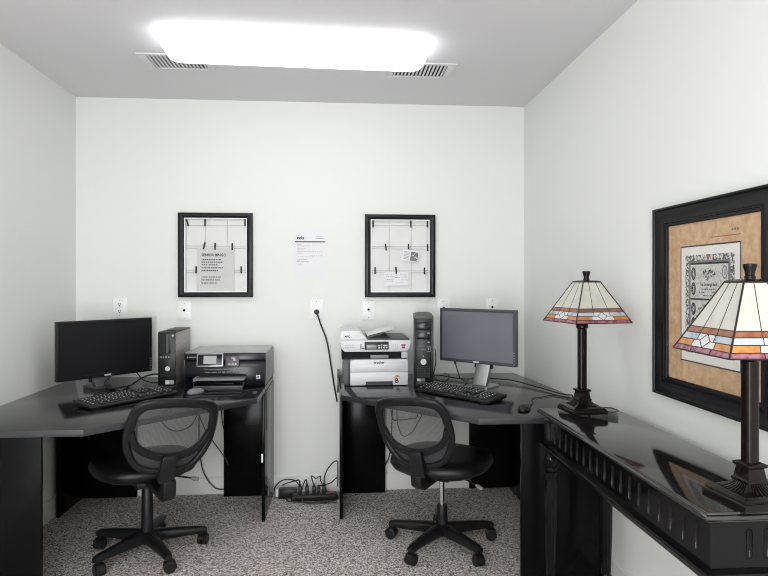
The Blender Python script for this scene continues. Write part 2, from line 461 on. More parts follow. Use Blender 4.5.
t = thing('paper_slip', 'small white paper slip hanging low in the right wall frame', 'paper', (.376, YB-.0130, 1.287))
m = MB(); m.X = Matrix.Rotation(R(-1.5), 4, 'Y'); m.box(-.075,.077,-.0008,.0002,.002,.088)
obj('sheet', m, 'paper', t)
F = frame((.305, YB-.0142, 1.295), (1,0,-.02), (.02,0,1)); m = MB()
bars(m, F, [(.0,.06,.05),(.0,.048,.06),(.0,.03,.05),(.0,.02,.055),(.06,.044,.03),(.06,.015,.06),(.09,.062,.045),(.10,.048,.035),(.10,.03,.036)], .0035, 0, 9)
obj('print', m, 'inkg', t, world=True, smooth=0)

t = thing('wall_notice', 'white printed notice taped to the wall between the two black frames', 'notice', (-.168, YB, 1.347))
obj('sheet', MB().add([(-.104,-.002,0),(.104,-.002,0),(.106,-.0012,.274),(-.107,-.0012,.274)], [(0,1,2,3)]), 'paper', t)
F = frame((-.168, YB-.0028, 1.347), (1,0,0), (0,0,1)); m = MB()
m.text('eels', .030, F @ Matrix.Translation((-.084,.232,0)), 0, bold=.0007)
m.quad(*[F @ V(q) for q in ((-.093,.213,0),(.094,.213,0),(.094,.2195,0),(-.093,.2195,0))], 0)
bars(m, F, [(-.083,.198,.03),(-.083,.188,.085),(-.083,.174,.06),(-.083,.164,.042),(-.083,.152,.165),(-.083,.143,.04),
            (-.078,.120,.10),(-.0,.127,.08),(-.083,.105,.07),(-.083,.099,.04),(-.083,.090,.075),(-.078,.075,.025),(-.078,.069,.03),(.035,.246,.03),(.07,.25,.012),(.035,.235,.05)], .003, 1, 5)
obj('print', m, ['ink', 'inkg'], t, world=True, smooth=0)

# ------------------------------------------------------------------ the two corner desks
DZ = .728
def desk_top(poly, t):
    m = MB(); m.prism(poly, DZ-.027, DZ)
    o = obj('desktop', m, ['desk', 'deskedge'], t, .0015, world=True)
    for p in o.data.polygons:
        if abs(p.normal.z) < .5: p.material_index = 1
t = thing('corner_desk', 'black corner desk under the dark-screened monitor, against the left wall', 'desk', (-1.58, 3.85, 0), 0, 'black corner desks')
desk_top([(-1.583,3.858),(-1.583,2.498),(-.998,2.498),(-.399,3.110),(-.396,3.858)], t)
def panel(x0,x1,y0,y1,name='side_panel',t0=None):
    return obj(name, MB().box(x0,x1,y0,y1,0,DZ-.0275), 'deskpanel', t0 or t, .0012, world=True)
panel(-1.573,-1.176,2.535,2.553,'end_panel')
panel(-1.573,-1.556,2.554,2.84,'wall_panel')
sp = panel(-.411,-.393,3.385,3.85,'side_panel')
panel(-.690,-.412,3.800,3.817,'back_panel')
panel(-1.556,-1.539,3.53,3.832,'corner_panel')
panel(-1.556,-1.216,3.833,3.85,'corner_panel')
obj('chipped_edge', MB().box(-.4125,-.403,3.3835,3.388,.325,.372), 'plate', sp, .0008, world=True)

t = thing('corner_desk', 'black corner desk under the white printer and the grey-screened monitor', 'desk', (.02, 3.85, 0), 0, 'black corner desks')
desk_top([(.011,3.858),(.018,3.168),(.605,2.574),(1.188,2.574),(1.188,3.20),(1.128,3.858)], t)
panel(.800,1.150,2.612,2.630,'end_panel')
panel(1.150,1.167,2.631,2.93,'wall_panel')
panel(.014,.032,3.385,3.85,'side_panel')
panel(.033,.300,3.800,3.817,'back_panel')
panel(1.092,1.109,3.50,3.832,'corner_panel')
panel(.838,1.109,3.833,3.85,'corner_panel')
obj('back_lip', MB().box(.0,.0105,3.50,3.855,.680,.765), 'deskedge', t, .0012, world=True)

# ------------------------------------------------------------------ monitors (local: x to the right of the viewer, -y to the viewer)
def monitor(label, loc, rz, w, h, zb, screen, bez, stand, bezm, nx, group='computer monitors on the desks'):
    t = thing('computer_monitor', label, 'monitor', loc, rz, group)
    hw = w/2; z0, z1 = zb-loc[2], zb-loc[2]+h
    m = MB(); d = .045
    ow = [(-hw,z0),(hw,z0),(hw,z1),(-hw,z1)]; iw = [(-hw+bez,z0+bez*1.15),(hw-bez,z0+bez*1.15),(hw-bez,z1-bez),(-hw+bez,z1-bez)]
    bk = [(-hw+.04,z0+.03),(hw-.04,z0+.03),(hw-.04,z1-.04),(-hw+.04,z1-.04)]
    L = lambda p, y: [(x,y,z) for x,z in p]
    m.rings([L(iw,-.004), L(iw,-.010), L(ow,-.010), L(ow,.022), L(bk,d), ], cap=False)
    m.add(L(bk,d), [(0,1,2,3)])
    obj('monitor_housing', m, bezm, t, .002)
    obj('screen', MB().box(-hw+bez-.001,hw-bez+.001,-.006,-.002,z0+bez*1.15-.001,z1-bez+.001), screen, t)
    b = MB()
    for i in range(4):
        b.box(hw-bez*.72,hw-bez*.28,-.0112,-.009,z0+.03+i*.014,z0+.036+i*.014)
    b.cyl((hw-bez*.5,-.0115,z0+.016),(hw-bez*.5,-.009,z0+.016),.004,n=10)
    obj('menu_buttons', b, 'mgrey', t)
    obj('badge', MB().box(-.018,.018,-.0112,-.009,z0+bez*.3,z0+bez*.85), 'lgrey', t)
    # stand: leaning neck and flat foot
    n = MB()
    nw = .043
    pr = [(-.005,z0+.05),(-.005,z0-.012),(-.045,.018),(-.045,.006),(-.02,.006),(.022,z0-.02),(.022,z0+.05)]
    n.extr([(a,b) for a,b in pr], nx-nw, nx+nw, 'x')
    obj('stand_neck', n, stand, t, .003)
    f = MB().rings([rrect(.055,.07,.02,.0,cx=nx,cy=.025), rrect(.055,.07,.02,.006,cx=nx,cy=.025), rrect(.051,.066,.02,.010,cx=nx,cy=.025)])
    obj('stand_foot', f, stand, t)
    for s in (-1, 1): obj('hinge', MB().cyl((nx+s*(nw+.001),.008,z0-.012),(nx+s*(nw+.010),.008,z0-.012),.012, n=14), 'plastic', t)
    return t
monitor('wide black monitor with a dark screen on the left desk', (-1.2841,3.5307,DZ+.0008), math.atan2(.74,.67), .544, .317, .784, 'screenoff', .017, 'dgrey', 'plastic', -.04)
monitor('dark grey monitor with a grey reflection painted on its screen and a silver stand on the right desk', (0.7804,3.3761,DZ+.0008), math.atan2(-.338,.352), .486, .305, .855, 'screenrefl', .016, 'silver', 'dgrey', .04)
bpy.context.view_layer.update()

# ------------------------------------------------------------------ keyboards
KEYW = .0172
kmesh = {}
def key_obj(x, y, z, wu, parent):
    if wu not in kmesh:
        a = KEYW*.5*wu + .0009*(wu-1); b = KEYW*.5
        m = MB().rings([[(-a,-b,0),(a,-b,0),(a,b,0),(-a,b,0)], [(-a,-b,.003),(a,-b,.003),(a,b,.003),(-a,b,.003)],
                        [(-a+.0025,-b+.002,.0085),(a-.0025,-b+.002,.0085),(a-.0025,b-.0015,.0085),(-a+.0025,b-.0015,.0085)]])
        lx = -a+.0045
        m.quad((lx,-.0015,.0086),(lx+.0055,-.0015,.0086),(lx+.0055,.0045,.0086),(lx,.0045,.0086),1)
        o = obj('key', m, ['key','legend'], parent, 0, smooth=0)
        kmesh[wu] = o
    else:
        o = kmesh[wu].copy(); COL.objects.link(o); o.parent = parent
    o.location = (x, y, z); o.rotation_euler = (R(5), 0, 0)
def keyboard(label, p0, p1, back_left):
    """front edge runs p0 -> p1 on the desk"""
    rz = math.atan2(p1[1]-p0[1], p1[0]-p0[0])
    t = thing('keyboard', label, 'keyboard', (p0[0], p0[1], DZ+.0008), rz, 'black keyboards')
    W, D = .485, .150
    m = MB().extr([(0,.004),(0,.013),(.012,.017),(D-.012,.034),(D,.032),(D,.016),(D-.02,.012)], 0, W, 'x')
    obj('keyboard_case', m, 'plastic', t, .002)
    f = MB()
    for x in (.02, W-.05): f.box(x, x+.03, D-.035, D-.01, 0, .018)
    f.box(.02,.05,.004,.02,0,.008).box(W-.05,W-.02,.004,.02,0,.008)
    obj('keyboard_foot', f, 'rubber', t)
    rows = [[1]*13, [1]*13+[2], [1.5]+[1]*12+[1.5], [1.75]+[1]*11+[2.25], [2.25]+[1]*10+[2.75], [1.5,1.25,6.2,1.25,1.5]]
    pit = .0186
    for ri, row in enumerate(rows):
        y = D-.024-ri*.0203 - (.003 if ri else 0)
        zz = .0165 + (y-.012)/(D-.024)*.0172
        x = .014
        tot = sum(row); gap = (.279 - tot*pit)/max(len(row)-1,1) if tot*pit > .2 else 0
        for w in row:
            key_obj(x + w*pit/2, y, zz, w, t); x += w*pit + gap*.98
    for ri in range(6):
        y = D-.024-ri*.0203 - (.003 if ri else 0); zz = .0165 + (y-.012)/(D-.024)*.0172
        cols = {0:(0,1,2), 1:(0,1,2), 2:(0,1,2), 3:(), 4:(1,), 5:(0,1,2)}[ri]
        for c in cols: key_obj(.312+c*.0188, y, zz, 1, t)
        for c in range(4):
            if ri == 0 : continue
            if ri == 5 and c == 1: continue
            key_obj(.391+c*.0195, y, zz, 1, t)
    return t
keyboard('black keyboard in front of the dark-screened monitor on the left desk', (-1.108,2.862), (-.791,3.288), 0)
keyboard('black keyboard in front of the grey-screened monitor on the right desk', (.415,3.236), (.727,2.834), 0)

# ------------------------------------------------------------------ mice
def mouse(label, loc, rz, body, cord):
    t = thing('computer_mouse', label, 'mouse', loc, rz, 'computer mice on the desks')
    m = MB(); rs = []
    for z, f in ((.0,.92),(.006,1.0),(.015,.98),(.024,.84),(.031,.58),(.0345,.22)):
        rs.append([(.031*f*math.copysign(abs(math.cos(a))**.85, math.cos(a)), .006*(1-f)*-2 + .058*f*math.copysign(abs(math.sin(a))**.85, math.sin(a)), z) for a in [2*math.pi*k/24 for k in range(24)]])
    m.rings([[(a*.88, b*.88, c*.85) for a, b, c in r] for r in rs]); obj('mouse_body', m, body, t, smooth=70)
    obj('scroll_wheel', MB().cyl((-.003,.026,.0200),(.003,.026,.0200),.008, n=14), 'mgrey' if body == 'plastic' else 'rubber', t)
    obj('cord', MB().tube(spline(cord, 8), .0022, 7), 'rubber', t, world=True)
mouse('silver and black mouse at the right of the keyboard on the left desk', (-0.7346,3.2560,DZ+.0008), R(-35), 'mgrey',
      [(-.702,3.303,.740),(-.68,3.325,.7315),(-.64,3.325,.7315),(-.57,3.318,.7315),(-.47,3.325,.7315),(-.42,3.36,.7315),(-.390,3.372,.727),(-.386,3.376,.68),(-.386,3.39,.5)])
mouse('small black mouse near the front edge of the right desk', (0.8466,2.7188,DZ+.0008), R(-28), 'plastic',
      [(.878,2.775,.742),(.904,2.81,.7315),(.94,2.88,.7315),(.967,2.978,.7315),(1.01,3.0,.7315),(1.085,3.05,.7315),(1.12,3.034,.7315),(1.15,2.96,.7315),(1.180,2.905,.732),(1.192,2.897,.731),(1.1955,2.893,.71),(1.1957,2.89,.66),(1.1957,2.86,.5)])

# ------------------------------------------------------------------ computer towers
t = thing('computer_tower', 'slim computer tower with a brown metal side, between the left monitor and black printer', 'computer', (-0.9437,3.4799,DZ+.0008), 0, 'computer towers on the desks')
obj('case', MB().box(-.045,.047,.012,.345,.006,.298), 'bronzeside', t, .004)
obj('top_cover', MB().box(-.0465,.0485,.010,.345,.2985,.306).box(-.02,.03,.06,.16,.306,.310), 'plastic2', t, .002)
obj('front_bezel', MB().box(-.0475,.0475,0,.0115,.004,.304), 'plastic', t, .004)
m = MB().box(-.006,.026,-.002,.0,.185,.298); obj('drive_bay', m, 'plastic', t, .001)
obj('disc_drive', MB().box(-.001,.010,-.0035,-.002,.19,.293), 'dgrey', t)
obj('power_button', MB().cyl((.034,-.004,.285),(.034,0,.285),.0055,n=14), 'lgrey', t)
m = MB()
for i in range(4): m.box(-.034+i*.014,-.026+i*.014,-.0015,0,.160,.170)
obj('port', m, 'mgrey', t)
obj('logo_badge', MB().cyl((.006,-.004,.101),(.006,0,.101),.0135,n=22), 'silver', t)
m = MB()
for i in range(5): m.box(-.036,.036,-.001,0,.055+i*.006,.058+i*.006)
obj('grille', m, 'plastic', t)
obj('sticker', MB().box(-.006,.016,-.001,0,.014,.037), 'white', t); obj('sticker', MB().box(.019,.040,-.001,0,.014,.037), 'lcd', t)

t = thing('computer_tower', 'tall black computer tower between the white printer and the grey-screened monitor', 'computer', (0.4765,3.355,DZ+.0008), R(-7), 'computer towers on the desks')
obj('case', MB().box(-.052,.052,.014,.37,.008,.385), 'plastic', t, .004)
m = MB().extr([(-.056,.378),(-.056,.392),(-.03,.400),(.03,.400),(.056,.392),(.056,.378)], -.004, .36, 'y')
obj('top_cover', m, 'dgrey', t, .002)
m = MB().box(-.055,-.042,-.002,.0135,.004,.378).box(.042,.055,-.002,.0135,.004,.378).box(-.042,.042,-.002,.0135,.004,.03).box(-.042,.042,-.002,.0135,.355,.378).box(-.042,.042,.004,.0135,.03,.355)
obj('front_bezel', m, 'plastic', t, .002)
m = MB()
for z in (.315,.265): m.box(-.038,.038,.0,.004,z,z+.040)
obj('drive_bay', m, 'navy', t, .001)
obj('eject_button', MB().box(.022,.033,-.001,.0,.295,.303).box(.022,.033,-.001,.0,.245,.253), 'mgrey', t)
obj('floppy_slot', MB().box(-.036,.012,-.0005,.004,.207,.213).box(-.036,.006,-.0005,.004,.224,.228), 'dgrey', t)
m = MB().tube(spline([(.018,-.001,.198),(.037,-.001,.200),(.037,-.001,.226),(.020,-.001,.227)],5),.0022,6)
m.box(.024,.031,-.001,.004,.206,.221); obj('port', m, 'mgrey', t)
obj('power_light', MB().cyl((0,-.001,.172),(0,.004,.172),.004,n=10), 'mgrey', t)
obj('logo_badge', MB().cyl((0,-.003,.141),(0,.004,.141),.0165,n=24), 'lgrey', t)
m = MB()
for i in range(7):
    for j in range(4): m.box(-.036+j*.019,-.022+j*.019,.003,.0042-.001,.056+i*.009,.061+i*.009)
obj('grille', m, 'plastic2', t)
obj('sticker', MB().box(-.036,-.016,-.0005,.0045,.033,.048), 'lcd', t); obj('sticker', MB().box(-.012,.008,-.0005,.0045,.033,.048), 'inkm', t)

# ------------------------------------------------------------------ black inkjet printer (left desk)
HX0, HX1 = -.843, -.396
t = thing('inkjet_printer', 'black all-in-one inkjet printer with a small screen at the end of the left desk', 'printer', ((HX0+HX1)/2,3.452,DZ+.0008), 0, 'printers on the desks')
hw = .222
m = MB().extr([(-.0,.0),(-.0,.10),(.012,.150),(.40,.150),(.403,.0)], -hw, hw, 'x')
obj('printer_body', m, 'navy', t, .006)
obj('side_cover', MB().box(hw+.0005,hw+.004,.02,.395,.012,.176), 'mgrey', t, .001)
obj('side_cover', MB().box(-hw-.004,-hw-.0005,.02,.395,.012,.176), 'mgrey', t, .001)
obj('scanner_lid', MB().extr([(.004,.1505),(.012,.184),(.024,.190),(.388,.190),(.40,.182),(.40,.1505)], -hw, hw, 'x'), 'lid', t, .004)
obj('lid_front', MB().extr([(-.003,.151),(.003,.187),(.0105,.187),(.0032,.151)], -hw, hw, 'x'), 'navy', t, .001)
# tilted control panel
cp = MB(); cp.X = Matrix.Translation((-.079,-.004,.111)) @ Matrix.Rotation(R(-14), 4, 'X')
cp.box(-.072,.072,-.022,.004,0,.074)
c = obj('control_panel', cp, ['silver'], t, .004)
cp = MB(); cp.X = Matrix.Translation((-.079,-.004,.111)) @ Matrix.Rotation(R(-14), 4, 'X'); cp.box(-.066,.066,-.0235,-.022,.006,.068)
obj('panel_face', cp, 'navy', c, .001)
cp = MB(); cp.X = Matrix.Translation((-.079,-.004,.111)) @ Matrix.Rotation(R(-14), 4, 'X'); cp.box(-.034,.036,-.0245,-.0236,.016,.060)
obj('display', cp, 'lcd', c)
cp = MB(); cp.X = Matrix.Translation((.042,-.004,.112)) @ Matrix.Rotation(R(-14), 4, 'X'); cp.box(-.038,.036,-.010,.004,0,.064)
b = obj('button_panel', cp, 'purple', t, .003)
cp = MB(); cp.X = Matrix.Translation((.042,-.004,.112)) @ Matrix.Rotation(R(-14), 4, 'X')
for (a, z, w) in ((.004,.046,.02),(-.016,.013,.012),(.002,.013,.012),(.018,.013,.010),(.010,.036,.012)): cp.box(a-w/2,a+w/2,-.0115,-.0101,z-.003,z+.004)
obj('button', cp, 'lgrey', b)
obj('card_slot', MB().box(-.112,.120,-.004,.002,.096,.101), 'mgrey', t, .001)
m = MB()
rg = random.Random(2); a = -.11
while a < .112:
    w = rg.uniform(.012,.03); m.box(a, min(a+w,.118), -.0015, .0, .080, .085); a += w+.008
obj('memory_card_ports', m, 'mgrey', t)
obj('tray_opening', MB().box(-.155,.118,-.0016,.0,.004,.072), 'dark', t)
m = MB().box(-.150,.118,-.105,.0,.014,.022)
m.box(-.150,-.143,-.105,.0,.0225,.040).box(.111,.118,-.105,.0,.0225,.040)
obj('output_tray', m, 'plastic2', t, .002)
obj('tray_front', MB().box(-.146,.112,-.108,-.1055,.002,.024), 'dgrey', t, .002)
obj('tray_top_cover', MB().box(-.150,.118,-.085,.0,.048,.058).box(-.154,-.14,-.09,.0,.044,.062), 'mgrey', t, .002)
obj('paper_guide', MB().box(-.05,.06,-.06,-.02,.024,.030), 'plastic', t, .002)
lg = obj('logo_badge', MB().box(.171,.193,-.002,.0,.042,.064), 'white', t, .001)
obj('logo_mark', MB().box(.175,.189,-.0026,-.002,.046,.060), 'navy', lg)
m = MB().text('hp', .012, frame((.1775,-.003,.0497),(1,0,0),(0,0,1))); obj('logo_lettering', m, 'white', lg, smooth=0)
m = MB(); bars(m, frame((-.205,-.0036,.163),(1,0,0),(0,.14,1)), [(0,0,.07)], .007, 0, 4); obj('nameplate', m, 'mgrey', t, smooth=0)

# ------------------------------------------------------------------ white laser printer (right desk)
t = thing('laser_printer', 'white multifunction laser printer with a document feeder on the right desk', 'printer', (0.2106,3.4290,DZ+.0008), 0, 'printers on the desks')
X = lambda c: .033+(c-100)*.00072-.207
Z = lambda c: (505-c)*.00072
obj('printer_body', MB().box(X(150),X(603),.004,.38,.004,.147), 'lgrey', t, .006)
obj('corner_column', MB().extr([(X(95),.02),(X(108),.0),(X(149),.0),(X(149),.147),(X(95),.147)], .006, .37, 'y'), 'dgrey', t, .005)
obj('front_door', MB().extr([(X(152),Z(394)),(X(602),Z(394)),(X(602),Z(312)),(X(598),Z(300)),(X(175),Z(300)),(X(152),Z(325))], -.004, .003, 'y'), 'white', t, .002)
d = obj('manual_feed_cover', MB().box(X(195),X(560),-.007,-.0045,Z(380),Z(336)), 'white', t, .0015)
ct = MB().extr([(X(152),Z(500)),(X(270),Z(500)),(X(275),Z(474)),(X(480),Z(474)),(X(485),Z(500)),(X(602),Z(500)),(X(602),Z(399)),(X(152),Z(399))], -.006, .003, 'y')
obj('paper_drawer', ct, 'white', t, .002)
obj('drawer_handle_recess', MB().box(X(272),X(483),-.001,.0035,Z(500),Z(474)), 'dgrey', t)
obj('drawer_grip', MB().extr([(X(272),Z(478)),(X(483),Z(478)),(X(483),Z(470)),(X(272),Z(470))], -.009,-.0055,'y'), 'dgrey', t, .001)
obj('output_opening', MB().box(X(85),X(552),.012,.30,.1475,Z(241)), 'dark', t)
obj('output_ledge', MB().box(X(95),X(600),.002,.30,.1475,.152), 'dgrey', t, .002)
obj('paper_stop', MB().box(X(310),X(450),.000,.010,.1525,.172), 'mgrey', t, .002)
obj('rear_support', MB().box(X(553),X(603),.004,.37,.1525,Z(242)), 'lgrey', t, .003)
sc_ = MB()
prof = [(X(70),Z(160)),(X(85),Z(215)),(X(110),Z(239)),(X(590),Z(239)),(X(615),Z(215)),(X(630),Z(160)),(X(625),Z(150)),(X(75),Z(150))]
sc_.rings([[(x,-.010,z) for x,z in prof], [(x,.39,z) for x,z in prof]])
s_ = obj('scanner_unit', sc_, 'white', t, .004)
cpn = obj('control_panel', MB().box(X(262),X(450),-.014,-.0095,Z(222),Z(160)), 'plastic2', t, .003)
obj('display', MB().box(X(278),X(355),-.0155,-.0135,Z(214),Z(184)), 'lcdg', cpn, .0005)
m = MB()
for a, b, c, e in ((365,383,186,196),(365,383,202,212),(390,396,178,216),(405,440,184,196),(405,422,202,212),(427,440,202,212)): m.box(X(a),X(b),-.0158,-.0135,Z(e),Z(c))
obj('button', m, 'lgrey', cpn)
obj('button', MB().cyl((X(250),-.014,Z(212)),(X(250),-.009,Z(212)),.0045,n=12), 'ink', t)
obj('start_key', MB().box(X(230),X(238),-.0125,-.0095,Z(218),Z(178)), 'inkm', t)
m = MB()
for i in range(3):
    for j in range(4): m.cyl((X(475+j*14),-.0125,Z(186+i*14)),(X(475+j*14),-.0095,Z(186+i*14)),.0034,n=8)
obj('number_key', m, 'lgrey', t)
m = MB(); bars(m, frame((X(112),-.0108,Z(205)),(1,0,0),(0,0,1)), [(0,0,.06),(0,.012,.05)], .003, 0, 8); obj('print', m, 'inkg', t, smooth=0)
st = obj('sticker', MB().box(X(545),X(585),-.0112,-.0098,Z(217),Z(178)), 'paper', t)
obj('sticker_print', MB().box(X(549),X(582),-.0118,-.0112,Z(195),Z(181)), 'red', st); obj('sticker_print', MB().box(X(551),X(580),-.0118,-.0112,Z(214),Z(199)), 'blue', st)
# document feeder: raised housing at the left, sloping tray to the right
fd = [(X(72),Z(149)),(X(72),Z(95)),(X(95),Z(78)),(X(220),Z(74)),(X(240),Z(90)),(X(290),Z(149))]
obj('feeder_housing', MB().extr(fd, .015, .37, 'y'), 'white', t, .005)
obj('document_cover', MB().box(X(290)+.001,X(615),.0,.37,Z(149.5),Z(137)), 'dgrey', t, .003)
m = MB()
m.rings([[(X(285),.03,Z(120)),(X(285),.03,Z(112)),(X(490),.03,Z(60)),(X(492),.03,Z(68))],[(X(285),.33,Z(120)),(X(285),.33,Z(112)),(X(490),.33,Z(60)),(X(492),.33,Z(68))]])
obj('document_tray', m, 'white', t, .001)
obj('paper_guide', MB().extr([(X(250),Z(136)),(X(330),Z(114)),(X(480),Z(76)),(X(482),Z(80)),(X(335),Z(122)),(X(262),Z(140))], .026, .029, 'y'), 'inkm', t)
obj('feeder_mouth', MB().extr([(X(285),Z(136)),(X(330),Z(114)),(X(450),Z(118)),(X(460),Z(136))], .032, .30, 'y'), 'ink', t, .002)
m = MB().text('MFC', .016, frame((X(108),.0145,Z(130)),(1,0,0),(0,0,1)), bold=.0004); obj('lettering', m, 'ink', t, smooth=0)
m = MB().text('brother', .022, frame((X(334),-.0048,Z(333)),(1,0,0),(0,0,1)), bold=.0005, width=.060); obj('lettering', m, 'ink', t, smooth=0)
m = MB(); bars(m, frame((X(238),.0145,Z(98)),(1,0,0),(0,0,1)), [(0,0,.055),(0,.012,.06)], .004, 0, 6); obj('print', m, 'inkg', t, smooth=0)
m = MB(); F = frame((X(500),-.0064,Z(482)),(1,0,0),(0,0,1))
m.text('B', .036, F, 0, bold=.001)
m.add([F @ V((.012+.016*math.cos(R(a)),.030+.014*math.sin(R(a)),0)) for a in range(0,181,15)], [tuple(range(13))], 1)
obj('sticker', m, ['ink','orange'], t, smooth=0)

# ------------------------------------------------------------------ task chairs (local: +y is the way the sitter faces)
OUT = [(0,.328),(.1,.325),(.155,.319),(.202,.305),(.231,.268),(.242,.205),(.241,.14),(.228,.09),(.2,.04),(.16,0),(.11,-.025),(.05,-.034),(0,-.035)]
INN = [(0,.288),(.08,.285),(.125,.279),(.164,.268),(.188,.240),(.194,.195),(.202,.145),(.2,.115),(.178,.07),(.143,.024),(.1,.003),(.05,-.005),(0,-.006)]
def sym(p): return p + [(-x, y) for x, y in p[-2:0:-1]]
def task_chair(label, loc, rz, wid, roll, sy, bd, seat_z, back_z, cover_top, star, casters):
    t = thing('task_chair', label, 'chair', loc, rz, 'black mesh-back task chairs at the desks')
    k, tn = 1.104, .3655
    def S(u, w, off=0.):
        u = u*wid; w = (w+.035)*.95 - .045
        u, w = u*math.cos(roll) + (w-.0)*math.sin(roll) - .10*math.sin(roll), (w-.10)*math.cos(roll) - u*math.sin(roll) + .10
        p = V((u, -bd + k*u*u - tn*w, back_z + w))
        n = V((-2*k*u, 1, tn)).normalized()
        return p + n*off
    o = spline([(a,b,0) for a,b in sym(OUT)], 4, True); i = spline([(a,b,0) for a,b in sym(INN)], 4, True)
    rs = []
    for a, b in zip(o, i):
        c = (a+b)/2; h = (a-b)/2; r = []
        for q in range(10):
            an = 2*math.pi*q/10; e = .75
            ca = math.copysign(abs(math.cos(an))**e, math.cos(an)); sa = math.copysign(abs(math.sin(an))**e, math.sin(an))
            r.append(S(c.x + h.x*ca, c.y + h.y*ca, sa*.013))
        rs.append(r)
    bf = obj('back_frame', MB().rings(rs, closed=True), 'chairpl', t, smooth=60)
    bar = spline([(-.207,.165,0),(-.185,.122,0),(-.15,.086,0),(-.1,.064,0),(-.05,.052,0),(0,.048,0),(.05,.052,0),(.1,.064,0),(.15,.086,0),(.185,.122,0),(.207,.165,0)], 4)
    rs = []
    for j, p in enumerate(bar):
        d = (bar[min(j+1,len(bar)-1)] - bar[max(j-1,0)]).normalized(); n = V((-d.y, d.x, 0))
        rs.append([S((p+n*hx).x, (p+n*hx).y, of) for hx, of in ((.014,.010),(-.014,.010),(-.016,-.006),(-.012,-.013),(.012,-.013),(.016,-.006))])
    obj('lumbar_bar', MB().rings(rs), 'chairpl', t, smooth=50)
    loopm = [((a+b)/2) for a, b in zip(o, i)]
    c = V((0,.15,0)); m = MB(); n = len(loopm); vs = []; K = 8
    for q in range(1, K+1):
        for p in loopm: vs.append(S(*(c + (p-c)*q/K).xy, .004))
    fs = [(q*n+a, q*n+(a+1)%n, (q+1)*n+(a+1)%n, (q+1)*n+a) for q in range(K-1) for a in range(n)] + [tuple(range(n))]
    obj('mesh_back', m.add(vs, fs), 'mesh', t, smooth=60)
    # spine from the lumbar bar down and under the seat
    m = MB()
    pts = []
    for w, hw, dn in ((.072,.031,.020),(.055,.033,.026),(.0,.031,.030),(-.05,.029,.034)):
        p = S(0, w, -.014); pts.append((p, hw, dn))
    rs = []
    for p, hw, dn in pts:
        nn = V((0,1,tn)).normalized()
        rs.append([p+V((-hw,0,0)), p+V((hw,0,0)), p+V((hw,0,0))-nn*dn, p+V((-hw,0,0))-nn*dn])
    obj('spine', m.rings(rs), 'chairpl', t, .004)
    m = MB(); y0 = S(0,-.05,-.014)
    pr = [(y0.y+.002, y0.z-.001),(y0.y-.034,y0.z-.008),(y0.y-.026,seat_z-.085),(y0.y+.02,seat_z-.112),(-.06,seat_z-.108),(-.06,seat_z-.075),(y0.y+.05,seat_z-.078)]
    obj('spine_bellows', m.extr(pr, -.027, .027, 'x'), 'chairpl', t, .006)
    # seat
    def se(f, z, fx=1., sag=0):
        out = []
        for q in range(40):
            a = 2*math.pi*q/40; e = .82
            ca = math.copysign(abs(math.cos(a))**e, math.cos(a)); sa = math.copysign(abs(math.sin(a))**e, math.sin(a))
            yy = .25*f*sa + sy
            drop = -.016*max(0, (yy-.12)/.15)**2
            out.append((.245*f*ca, yy, z + drop))
        return out
    z = seat_z
    obj('seat', MB().rings([se(.86,z-.066), se(.95,z-.058), se(1.0,z-.038), se(.985,z-.018), se(.93,z-.006), se(.80,z+.002), se(.5,z+.0), se(.15,z-.004)]), 'seat', t, smooth=60)
    obj('seat_shell', MB().rings([se(.60,z-.084), se(.80,z-.078), se(.86,z-.067)]), 'chairpl', t, smooth=60)
    obj('tilt_mechanism', MB().box(-.07,.07,-.09,.09,z-.118,z-.085), 'chairpl', t, .006)
    # column
    obj('column_cover', MB().lathe([(.030,.075),(.0295,.13),(.027,.16),(.0255,cover_top-.006),(.022,cover_top)]), 'chairpl', t)
    obj('gas_cylinder', MB().cyl((0,0,cover_top-.02),(0,0,z-.119),.0125), 'chrome', t)
    lv = obj('height_lever', MB().tube(spline([(.05,-.02,z-.10),(.13,-.035,z-.102),(.20,-.05,z-.120)],5), .0045, 8), 'chairpl', t)
    obj('lever_paddle', MB().tube([(.195,-.049,z-.118),(.212,-.053,z-.124),(.232,-.058,z-.130)], .009, 10, 0, [.006,.011,.008]), 'mgrey', lv)
    obj('hub', MB().lathe([(.020,.052),(.042,.060),(.044,.085),(.036,.104),(.031,.112)]), 'chairpl', t)
    for n_ in range(5):
        a = R(star + 72*n_) - rz; d = V((math.cos(a), math.sin(a), 0)); s = V((-d.y, d.x, 0))
        rs = []
        for r, hw, zb, zt in ((.020,.028,.062,.114),(.06,.027,.062,.112),(.15,.024,.063,.105),(.225,.021,.063,.097),(.256,.021,.062,.093),(.277,.016,.062,.086)):
            c0 = d*r
            rs.append([c0+s*hw*.75+V((0,0,zb)), c0-s*hw*.75+V((0,0,zb)), c0-s*hw+V((0,0,zb+.012)), c0-s*hw*.9+V((0,0,zt-.007)), c0-s*hw*.45+V((0,0,zt)), c0+s*hw*.45+V((0,0,zt)), c0+s*hw*.9+V((0,0,zt-.007)), c0+s*hw+V((0,0,zb+.012))])
        lg = obj('leg', MB().rings(rs), 'chairpl', t, smooth=50)
        ca = R(casters[n_]) - rz; f = V((math.cos(ca), math.sin(ca), 0)); x = V((-f.y, f.x, 0))
        piv = d*.256
        m = MB(); cen = piv + f*.010 + V((0,0,.0265))
        for sg in (-1, 1):
            m.tube([cen+x*sg*.004, cen+x*sg*.020, cen+x*sg*.0235], .026, 20, 0, [.0262,.0262,.022])
        m.cyl(piv+V((0,0,.05)), piv+V((0,0,.063)), .009, n=12)
        hood = []
        for q in range(9):
            an = R(-10+q*22); hood.append((cen + f*.030*math.cos(an) + V((0,0,.030*math.sin(an)))))
        inn = [cen + (p-cen)*.88 for p in hood]
        m.rings([[p-x*.0185, p+x*.0185, q_+x*.0185, q_-x*.0185] for p, q_ in zip(hood, inn)])
